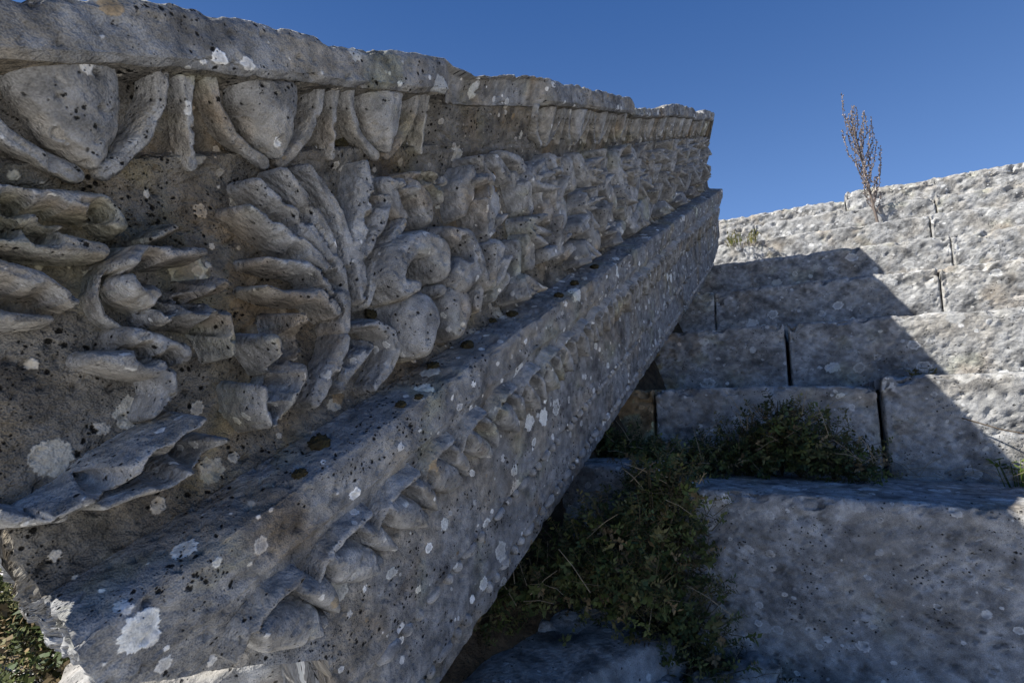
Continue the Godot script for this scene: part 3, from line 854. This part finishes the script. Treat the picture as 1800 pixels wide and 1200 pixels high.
func build_stones() -> void:
	rock(seat_point(-0.80, 1.60, -0.76), Vector3(0.46, 0.10, 0.34), Vector3(0.06, 0.5, 0.05), 3.0, 0.5, "low flat slab with big white lichen patches under the carved block", "", 90, "flat_slab")
	rock(seat_point(-0.19, 1.80, -0.79), Vector3(0.085, 0.05, 0.06), Vector3(0.1, 0.6, 0.2), 5.0, 1.3, "smooth oval stone lying at the foot of the lowest seats")
	rock(seat_point(-0.25, 1.68, -0.80), Vector3(0.10, 0.04, 0.08), Vector3(0.0, 1.6, 0.1), 8.0, 1.6, "jagged low stone in front of the smooth oval stone")
	rock(seat_point(-0.40, 1.62, -0.80), Vector3(0.07, 0.035, 0.05), Vector3(0.2, 0.3, 0.0), 11.0, 1.6, "small stone between the flat slab and the jagged stone")
	rock(seat_point(-0.06, 1.74, -0.80), Vector3(0.06, 0.03, 0.05), Vector3(0.1, 2.3, 0.1), 14.0, 1.5, "small grey stone beside the smooth oval stone")
	rock(seat_point(0.12, 1.70, -0.80), Vector3(0.08, 0.03, 0.06), Vector3(0.0, 1.1, 0.0), 17.0, 1.5, "flat grey stone below the lowest seats, farthest from the bush")
	rock(block_point(0.34, -0.80, -1.16), Vector3(0.26, 0.12, 0.16), Vector3(0.1, 0.2, 0.1), 25.0, 1.2, "bright sunlit rough stone on the ground under the carved block's end", "", 70, "broken_stone")

func build_rubble() -> void:
	var r := RandomNumberGenerator.new()
	r.seed = 61
	for k in 20:
		var s := r.randf_range(0.7, 1.7)
		var rr := r.randf_range(-0.84, -0.52)
		var w := DIR_LENGTH * s + DIR_UP * -0.97 + DIR_OUT * rr
		var bb := w.dot(ALONG)
		var aa := w.dot(BACK)
		var y := maxf(bank_height(bb, aa), ground_height(bb, aa))
		var z := r.randf_range(0.025, 0.06)
		rock(ALONG * bb + BACK * aa + Vector3(0, y + z * 0.2, 0), Vector3(z * 1.3, z * 0.7, z), Vector3(r.randf(), r.randf() * 6.0, r.randf()), 40.0 + k * 3.0, 1.5, "small rubble stone on the dark earth under the carved block", "rubble stones on the earth bank", 24, "rubble_stone")

# ---------------------------------------------------------------- plants
func leaf_blade(st: Array, at: Vector3, dir: Vector3, side: Vector3, length: float, width: float, col: Color) -> void:
	# a small folded leaf of four triangles; st: points, normals, colours, indices
	var up := side.cross(dir).normalized()
	var k: int = st[0].size()
	var m := at + dir * length * 0.45
	for q in [at, m + side * width - up * width * 0.3, m + up * width * 0.15, m - side * width - up * width * 0.3, at + dir * length - up * length * 0.12]:
		st[0].append(q); st[1].append(up); st[2].append(col)
	st[3].append_array([k, k + 2, k + 1, k, k + 3, k + 2, k + 1, k + 2, k + 4, k + 2, k + 3, k + 4])

func new_st() -> Array:
	return [PackedVector3Array(), PackedVector3Array(), PackedColorArray(), PackedInt32Array()]

func st_mesh(st: Array) -> ArrayMesh:
	return to_mesh(st[0], st[1], st[2], PackedVector2Array(), st[3])

func twig(st: Array, pts: Array, r0: float, r1: float, col: Color, sides := 5) -> void:
	var k: int = st[0].size()
	var nv := pts.size()
	for j in nv:
		var t: Vector3 = (pts[mini(j + 1, nv - 1)] - pts[maxi(j - 1, 0)]).normalized()
		var side := t.cross(Vector3(0.31, 0.2, 0.93)).normalized()
		var nrm := side.cross(t)
		var rad := lerpf(r0, r1, float(j) / maxi(1, nv - 1))
		for i in sides:
			var a := TAU * i / sides
			var o := side * cos(a) + nrm * sin(a)
			st[0].append(pts[j] + o * rad); st[1].append(o); st[2].append(col)
	for j in nv - 1:
		for i in sides:
			var a := k + j * sides + i
			var b := k + j * sides + (i + 1) % sides
			st[3].append_array([a, b, b + sides, a, b + sides, a + sides])

# a low spiny bush: wiry stems, small three-lobed leaves in clumps, dry straws
func bush(called: String, at: Vector3, basis_: Basis, blobs: Array, leaves: int, sd: int, label: String, straws := 8, size := 0.017) -> void:
	var root := thing(called, at, basis_)
	tag(root, label, "bush")
	var r := RandomNumberGenerator.new()
	r.seed = sd
	var total := 0.0
	for bl in blobs: total += bl[3] * bl[4] * bl[5]
	var wood := new_st()
	var fol := new_st()
	var dry := new_st()
	var green := [Color(0.062, 0.080, 0.026), Color(0.082, 0.098, 0.032), Color(0.10, 0.11, 0.04), Color(0.05, 0.07, 0.03), Color(0.14, 0.13, 0.055)]
	for bl in blobs:
		var c := Vector3(bl[0], bl[1], bl[2])
		var rad := Vector3(bl[3], bl[4], bl[5])
		var share := int(leaves * bl[3] * bl[4] * bl[5] / total / 9.0)
		for k in 5:
			var tip := c + Vector3(r.randf_range(-0.7, 0.7), r.randf_range(-0.2, 0.85), r.randf_range(-0.6, 0.8)) * rad
			var foot := Vector3(c.x * 0.8, minf(0.0, c.y - rad.y * 0.9), -0.05)
			var mid := foot.lerp(tip, 0.5) + Vector3(r.randf_range(-0.03, 0.03), 0.02, r.randf_range(0.0, 0.04))
			twig(wood, [foot, mid, tip], 0.004, 0.0015, Color(0.07, 0.055, 0.035))
		for k in share:
			# a sprig: nine leaves along a short shoot, mostly near the surface of the clump
			var v := Vector3(r.randfn(), r.randfn(), r.randfn()).normalized() * pow(r.randf(), 0.4)
			var lump := 1.0 + 0.9 * n_big.get_noise_3dv(v * 0.45 + c)
			if r.randf() < 0.06: lump *= 1.35
			var q := c + v * rad * lump
			var out := (v + Vector3(0, 0.35, 0.2) + Vector3(r.randf_range(-0.7, 0.7), r.randf_range(-0.5, 0.7), r.randf_range(-0.6, 0.6))).normalized()
			var col: Color = green[r.randi() % green.size()]
			col = col * r.randf_range(0.6, 1.35)
			if r.randf() < 0.07: col = Color(0.20, 0.15, 0.08) * r.randf_range(0.6, 1.2)
			var sz := size * r.randf_range(0.6, 1.4)
			twig(wood, [q - out * sz * 3.0 - v * 0.02, q - out * sz, q + out * sz], 0.0014, 0.0006, Color(0.10, 0.085, 0.05), 3)
			for m in 9:
				var a := TAU * m / 3.0 + m * 0.7 + r.randf() * 0.6
				var sd1 := out.cross(Vector3(0.3, 0.9, 0.2)).normalized()
				var sd2 := out.cross(sd1)
				var dir := (out * r.randf_range(0.1, 0.9) + sd1 * cos(a) + sd2 * sin(a)).normalized()
				leaf_blade(fol, q + out * sz * (m / 3.5 - 1.2), dir, dir.cross(out + Vector3(0.01, 0.02, 0)).normalized(), sz * r.randf_range(0.6, 1.25), sz * r.randf_range(0.18, 0.34), col)
	for k in straws:
		var bl: Array = blobs[r.randi() % blobs.size()]
		var c := Vector3(bl[0], bl[1], bl[2]) + Vector3(r.randf_range(-1, 1) * bl[3], r.randf_range(-0.4, 0.4) * bl[4], bl[5] * r.randf_range(0.3, 0.9))
		var d := Vector3(r.randf_range(-1, 1), r.randf_range(-0.2, 1), r.randf_range(-0.1, 0.4)).normalized() * r.randf_range(0.05, 0.14)
		twig(dry, [c, c + d * 0.55 + Vector3(0, 0.006, 0), c + d], 0.0013, 0.0007, Color(0.30, 0.25, 0.17), 4)
	part("stem", st_mesh(wood), mat.plant, root).set_meta("kind", "stuff")
	part("foliage", st_mesh(fol), mat.leaf, root).set_meta("kind", "stuff")
	if straws > 0: part("dry_straw", st_mesh(dry), mat.plant, root).set_meta("kind", "stuff")

func tuft(called: String, at: Vector3, blades: int, height: float, spread: float, cols: Array, sd: int, label: String) -> void:
	var root := thing(called, at)
	tag(root, label, "plant", "small plants in the joints")
	var r := RandomNumberGenerator.new()
	r.seed = sd
	var st := new_st()
	for k in blades:
		var a := r.randf() * TAU
		var o := Vector3(cos(a), 0, sin(a)) * spread * sqrt(r.randf())
		var lean := (o / maxf(spread, 0.001) * r.randf_range(0.2, 0.9) + Vector3(0, 1, 0)).normalized()
		var h := height * r.randf_range(0.45, 1.0)
		var col: Color = cols[r.randi() % cols.size()] * r.randf_range(0.7, 1.3)
		var pts := [o - Vector3(0, 0.02, 0), o + lean * h * 0.6, o + lean * h + Vector3(lean.x, -0.3, lean.z) * h * 0.25]
		twig(st, pts, 0.0022, 0.0008, col, 3)
		for m in 3:
			var q: Vector3 = pts[1].lerp(pts[2], m / 3.0)
			var dir := Vector3(r.randf_range(-1, 1), r.randf_range(-0.1, 0.8), r.randf_range(-1, 1)).normalized()
			leaf_blade(st, q, dir, dir.cross(Vector3(0.1, 1, 0.3)).normalized(), h * 0.28, h * 0.07, col)
	part("blades", st_mesh(st), mat.leaf, root).set_meta("kind", "stuff")

func build_stalk() -> void:
	# a dead mullein: one thick stalk with side branches all set with seed pods
	var root := thing("dry_stalk", seat_point(0.74, FIRST_A + TREAD * 5.88, FIRST_H + RISE * 5.0 - 0.06), Basis.IDENTITY.scaled(Vector3(1.0, 1.34, 1.0)))
	tag(root, "tall dead brown flower stalk with branching seed heads on the seats", "plant")
	var r := RandomNumberGenerator.new()
	r.seed = 77
	var side := ALONG
	var stem := new_st()
	var pts := []
	for k in 9:
		var t := k / 8.0
		pts.append(side * (-0.02 - 0.13 * t - 0.03 * t * t) + Vector3(0, t * 0.98, 0) + BACK * 0.03 * sin(t * 4.0))
	var brown := Color(0.14, 0.115, 0.10)
	twig(stem, pts, 0.014, 0.005, brown, 7)
	part("main_stem", st_mesh(stem), mat.plant, root)
	var spikes := [[pts, 0.42, 1.0]]
	for k in 34:
		var t := 0.24 + 0.66 * k / 34.0
		var f := t * 8.0
		var o: Vector3 = pts[int(f)].lerp(pts[mini(8, int(f) + 1)], f - int(f))
		var a := k * 2.4
		var outw := (side * cos(a) + BACK * sin(a) * 0.8)
		var ln := r.randf_range(0.20, 0.40) * (1.1 - 0.35 * t)
		if k < 5: ln *= 0.62
		var b := [o, o + outw * ln * r.randf_range(0.2, 0.36) + Vector3(0, ln * 0.42, 0), o + outw * ln * r.randf_range(0.28, 0.46) + Vector3(r.randf_range(-0.02, 0.02), ln * 1.0, 0)]
		var st := new_st()
		twig(st, b, 0.004, 0.002, brown * r.randf_range(0.8, 1.2), 5)
		part("branch", st_mesh(st), mat.plant, root)
		spikes.append([b, 0.25, 1.0])
	var pods := new_st()
	for sp in spikes:
		var b: Array = sp[0]
		var ln := 0.0
		for k in b.size() - 1: ln += b[k].distance_to(b[k + 1])
		var count := int(ln / 0.0075)
		for k in count:
			var t: float = lerpf(sp[1], 1.0, k / float(count))
			var f := t * (b.size() - 1)
			var o: Vector3 = b[int(f)].lerp(b[mini(b.size() - 1, int(f) + 1)], f - int(f))
			var a := r.randf() * TAU
			var d := Vector3(cos(a), r.randf_range(0.1, 0.9), sin(a)).normalized()
			var rad := r.randf_range(0.0045, 0.0075)
			if r.randf() < 0.3: continue
			var q := o + d * rad * r.randf_range(0.8, 2.4)
			var col := Color(0.22, 0.19, 0.18) * r.randf_range(0.55, 1.4)
			twig(pods, [o, q - d * rad * 0.9, q - d * rad * 0.3, q + d * rad * 0.5, q + d * rad], 0.001, rad * 0.4, col, 5)
			var kk: int = pods[0].size()
			for m in 5:      # swell the pod
				for ring in [2, 3]:
					var at: int = kk - 25 + ring * 5 + m
					var cen: Vector3 = q - d * rad * 0.3 if ring == 2 else q + d * rad * 0.5
					pods[0][at] = cen + (pods[0][at] - cen).normalized() * rad * (0.95 if ring == 2 else 0.8)
	part("seed_pods", st_mesh(pods), mat.plant, root).set_meta("kind", "stuff")

func moss(at: Vector3, size: float, flat: Vector3, sd: float, label: String) -> void:
	var p := PackedVector3Array(); var c := PackedColorArray()
	for j in 13:
		var t := PI * j / 12.0
		for i in 25:
			var a := TAU * (i % 24) / 24.0
			var q := Vector3(cos(a) * sin(t), -cos(t) * 0.55, -sin(a) * sin(t))
			var k := 1.0 + 0.55 * n_mid.get_noise_3dv(q * 0.16 + Vector3(sd, 0, 0)) + 0.35 * n_fine.get_noise_3dv(q * 0.12 + Vector3(sd, 0, 0))
			p.append(q * size * k)
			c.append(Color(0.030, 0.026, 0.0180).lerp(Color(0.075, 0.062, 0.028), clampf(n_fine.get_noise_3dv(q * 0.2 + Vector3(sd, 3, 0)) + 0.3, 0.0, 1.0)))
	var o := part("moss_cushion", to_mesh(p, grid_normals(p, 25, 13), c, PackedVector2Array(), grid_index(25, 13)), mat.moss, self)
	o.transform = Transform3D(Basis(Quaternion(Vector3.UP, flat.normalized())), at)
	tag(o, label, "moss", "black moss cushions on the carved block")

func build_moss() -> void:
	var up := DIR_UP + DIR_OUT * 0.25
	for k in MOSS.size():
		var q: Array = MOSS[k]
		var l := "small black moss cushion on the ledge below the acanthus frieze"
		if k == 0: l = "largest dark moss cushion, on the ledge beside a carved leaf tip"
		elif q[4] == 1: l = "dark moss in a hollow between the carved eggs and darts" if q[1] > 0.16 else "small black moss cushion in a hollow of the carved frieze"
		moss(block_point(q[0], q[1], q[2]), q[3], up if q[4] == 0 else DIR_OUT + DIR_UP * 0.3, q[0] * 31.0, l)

func build_plants() -> void:
	var b := Basis(ALONG, Vector3.UP, -BACK)
	# on the lowest tread, climbing the riser behind it; then the one hanging down in front
	bush("spiny_bush", seat_point(-0.12, FIRST_A + 0.50, FIRST_H), b, [[-0.10, 0.10, 0.0, 0.22, 0.12, 0.14], [0.10, 0.12, 0.03, 0.20, 0.13, 0.13], [0.02, 0.22, 0.05, 0.15, 0.11, 0.08], [0.24, 0.06, 0.05, 0.13, 0.08, 0.12], [-0.30, 0.05, 0.10, 0.16, 0.09, 0.15]], 11000, 3, "dark green spiny bush growing along the tread behind the lowest seat's edge", 34)
	bush("spiny_bush", seat_point(-0.42, FIRST_A - 0.06, -0.80), b, [[-0.04, 0.56, 0.02, 0.15, 0.12, 0.10], [-0.02, 0.38, 0.06, 0.19, 0.16, 0.12], [0.00, 0.18, 0.08, 0.20, 0.16, 0.13], [-0.25, 0.24, 0.04, 0.18, 0.14, 0.11], [-0.46, 0.30, 0.00, 0.16, 0.12, 0.10], [0.06, 0.04, 0.05, 0.16, 0.08, 0.12], [-0.62, 0.20, 0.0, 0.17, 0.15, 0.10], [-0.80, 0.30, 0.06, 0.14, 0.13, 0.10], [-0.40, 0.10, 0.10, 0.18, 0.10, 0.10], [-0.55, 0.16, 0.24, 0.17, 0.14, 0.10], [-0.72, 0.26, 0.22, 0.15, 0.14, 0.10], [-0.60, 0.40, 0.14, 0.13, 0.12, 0.08], [-0.66, 0.05, 0.34, 0.14, 0.08, 0.10]], 23000, 5, "tall dark green spiny bush hanging down the face of the lowest seats", 34)
	bush("spiny_bush", seat_point(-0.78, FIRST_A + 0.42, FIRST_H + 0.05), b, [[0.0, 0.06, 0.0, 0.16, 0.08, 0.10], [0.18, 0.04, 0.0, 0.12, 0.06, 0.10]], 4000, 9, "small green bush squeezed between carved block and second row", 8)
	bush("spiny_bush", block_point(1.15, -1.12, -0.66), b, [[0.0, 0.05, 0.02, 0.18, 0.12, 0.14], [-0.16, 0.0, 0.10, 0.16, 0.10, 0.12], [0.10, 0.16, 0.02, 0.14, 0.12, 0.10], [0.16, 0.05, 0.10, 0.14, 0.10, 0.10], [-0.30, -0.08, 0.2, 0.15, 0.09, 0.12], [0.22, 0.28, -0.10, 0.12, 0.10, 0.10]], 11000, 21, "dark weeds sprouting from the earth under the carved block's lower edge", 22)
	bush("ground_bush", seat_point(-2.25, 1.05, -0.80), b, [[0.0, 0.10, 0.0, 0.34, 0.18, 0.30], [-0.35, 0.08, 0.2, 0.30, 0.16, 0.28], [0.25, 0.05, 0.25, 0.22, 0.12, 0.2], [-0.1, 0.05, 0.45, 0.3, 0.12, 0.2]], 14000, 13, "dark green weeds growing on the ground behind the broken block end", 20, 0.026)
	var ol := [Color(0.14, 0.13, 0.03), Color(0.09, 0.11, 0.03), Color(0.18, 0.15, 0.05)]
	tuft("weed_tuft", seat_point(-0.42, FIRST_A + TREAD * 5.0 - 0.02, FIRST_H + RISE * 5.0 - 0.02), 90, 0.10, 0.13, ol, 31, "yellow green tuft on a seat beside the carved block's far end")
	tuft("weed_tuft", seat_point(0.36, FIRST_A + TREAD * 5.85, FIRST_H + RISE * 5.0), 60, 0.13, 0.09, [Color(0.20, 0.14, 0.05), Color(0.16, 0.12, 0.05), Color(0.10, 0.10, 0.04)], 33, "dry brown tuft beside the foot of the tall dead stalk")
	tuft("weed_tuft", seat_point(0.44, FIRST_A + TREAD * 5.7, FIRST_H + RISE * 5.0 - 0.02), 40, 0.07, 0.07, ol, 35, "small green tuft in front of the dry brown tuft")
	tuft("weed_tuft", seat_point(0.47, FIRST_A + TREAD * 1.9, FIRST_H + RISE * 1.0), 26, 0.12, 0.05, [Color(0.10, 0.09, 0.04), Color(0.22, 0.18, 0.06)], 37, "thin grass tuft at the edge of the shadow on the second row")
	tuft("weed_tuft", seat_point(0.63, FIRST_A + TREAD * 0.92, FIRST_H), 18, 0.11, 0.04, [Color(0.10, 0.14, 0.03), Color(0.07, 0.11, 0.03)], 39, "bright green sprout on the lowest tread in the sun")
	for spot in [[0.25, FIRST_A + 0.58, FIRST_H + 0.012, "dry straw lying on the tread at the foot of the second row", 0.42, 60], [-0.30, 1.78, -0.795, "tangle of dry straw and rootlets beside the smooth oval stone", 0.16, 70]]:
		var g := thing("dry_grass", seat_point(spot[0], spot[1], spot[2]), b)
		tag(g, spot[3], "grass", "", "stuff")
		var r := RandomNumberGenerator.new()
		r.seed = int(spot[0] * 100.0) + 900
		var ds := new_st()
		for k in int(spot[5]):
			var o := Vector3(r.randf_range(-1, 1) * spot[4], r.randf() * 0.03, r.randf_range(-0.05, 0.06))
			var d := Vector3(r.randf_range(-1, 1), r.randf_range(-0.05, 0.35), r.randf_range(-0.5, 0.5)).normalized() * r.randf_range(0.04, 0.15)
			twig(ds, [o, o + d * 0.5 + Vector3(0, 0.008, 0), o + d], 0.0012, 0.0006, Color(0.24, 0.20, 0.14) * r.randf_range(0.5, 1.3), 3)
		part("straw", st_mesh(ds), mat.plant, g)
	var st := new_st()
	twig(st, [seat_point(0.50, FIRST_A + TREAD - 0.02, -0.02), seat_point(0.60, FIRST_A + TREAD - 0.05, -0.06), seat_point(0.78, FIRST_A + TREAD - 0.07, -0.10)], 0.003, 0.002, Color(0.10, 0.08, 0.06))
	var tw := part("dry_twig", st_mesh(st), mat.plant, self)
	tag(tw, "thin bare twig leaning against the second row in the sun", "twig")

func _ready() -> void:
	rng.seed = 5
	# camera
	var cam := Camera3D.new()
	cam.name = "camera"
	cam.position = EYE
	cam.rotation.x = atan(125.0 / 917.0)
	cam.fov = rad_to_deg(2.0 * atan(600.0 / 917.0))
	cam.near = 0.02
	cam.far = 2000.0
	add_child(cam)
	cam.current = true
	# sky and sun
	var sky := ProceduralSkyMaterial.new()
	sky.sky_top_color = Color(0.11, 0.23, 0.41)
	sky.sky_horizon_color = Color(0.46, 0.60, 0.80)
	sky.sky_curve = 0.22
	sky.ground_horizon_color = Color(0.55, 0.55, 0.52)
	sky.ground_bottom_color = Color(0.35, 0.33, 0.30)
	sky.sun_angle_max = 1.0
	var env := Environment.new()
	env.background_mode = Environment.BG_SKY
	env.sky = Sky.new()
	env.sky.sky_material = sky
	env.background_energy_multiplier = 1.0
	env.tonemap_mode = Environment.TONE_MAPPER_LINEAR
	env.tonemap_exposure = 2.25
	env.sdfgi_enabled = true
	env.ssao_enabled = true
	env.ssil_enabled = true
	var we := WorldEnvironment.new()
	we.name = "environment"
	we.environment = env
	add_child(we)
	var sun := DirectionalLight3D.new()
	sun.name = "sun"
	var ray := (DIR_OUT * 0.93 - DIR_UP * 1.25 - DIR_LENGTH * -0.15).normalized()
	sun.transform = Transform3D(Basis.looking_at(ray, Vector3.UP), Vector3(0, 20, 0))
	sun.light_energy = 1.35
	sun.light_color = Color(1.0, 0.98, 0.945)
	sun.light_angular_distance = 0.5
	sun.shadow_enabled = true
	add_child(sun)
	# noise and materials
	setup_noise(n_big, 11, 5.0, 3)
	setup_noise(n_mid, 12, 26.0, 3)
	setup_noise(n_fine, 13, 120.0, 2)
	setup_noise(n_pit, 14, 42.0, 2)
	setup_noise(n_tone, 15, 3.2, 4)
	setup_noise(n_rust, 16, 4.0, 4)
	setup_noise(n_crust, 17, 5.0, 5)
	var t0 := Time.get_ticks_msec()
	var tex_block := make_stone(101, 2048, Color(0.44, 0.442, 0.442), Color(0.52, 0.47, 0.39), Color(0.33, 0.33, 0.335), 0.34, [[64, 16.0, 38.0, Color(0.84, 0.845, 0.83)], [760, 3.0, 15.0, Color(0.89, 0.89, 0.88)], [50, 6.0, 20.0, Color(0.58, 0.51, 0.41)]], 42000, 4.2)
	var tex_carved := make_stone(404, 2048, Color(0.495, 0.496, 0.494), Color(0.52, 0.48, 0.41), Color(0.39, 0.39, 0.39), 0.35, [[36, 12.0, 30.0, Color(0.85, 0.855, 0.84)], [520, 2.0, 11.0, Color(0.89, 0.89, 0.88)], [40, 5.0, 18.0, Color(0.62, 0.56, 0.46)]], 22000, 3.6)
	var tex_seat := make_stone(202, 2048, Color(0.51, 0.51, 0.505), Color(0.49, 0.46, 0.41), Color(0.36, 0.36, 0.36), 0.35, [[150, 14.0, 42.0, Color(0.76, 0.76, 0.75)], [700, 2.0, 13.0, Color(0.80, 0.80, 0.79)]], 30000, 3.6)
	var tex_ground := make_stone(303, 1024, Color(0.76, 0.75, 0.73), Color(0.72, 0.68, 0.62), Color(0.60, 0.59, 0.57), 0.6, [[60, 4.0, 14.0, Color(0.82, 0.81, 0.79)]], 2000, 3.0)  # ground made pale so it bounces sunlight onto the shaded carved face
	mat.block_uv = stone_material(tex_block, 1.7, "uv", 0.8)
	mat.rough_uv = stone_material(tex_block, 1.7, "uv", 1.3, Color(0.88, 0.85, 0.80))
	mat.block_tri = stone_material(tex_block, 1.7, "own", 0.8)
	mat.carved = stone_material(tex_carved, 1.7, "own", 0.8)
	mat.bead = stone_material(tex_carved, 1.7, "world", 0.4)
	mat.seat = stone_material(tex_seat, 1.9, "world", 0.5)
	mat.ground = stone_material(tex_ground, 1.3, "world", 0.8)
	mat.soil = stone_material(tex_ground, 0.9, "world", 1.5, Color(0.40, 0.35, 0.29))
	mat.plant = plain(Color.WHITE)
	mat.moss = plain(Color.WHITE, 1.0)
	mat.leaf = plain(Color.WHITE, 0.6, Color(0.25, 0.25, 0.25))
	print("textures ", Time.get_ticks_msec() - t0)
	build_ground()
	build_bank()
	build_seats()
	print("seats ", Time.get_ticks_msec() - t0)
	build_block()
	print("block ", Time.get_ticks_msec() - t0)
	build_stones()
	build_rubble()
	build_moss()
	build_plants()
	build_stalk()
	print("all ", Time.get_ticks_msec() - t0)
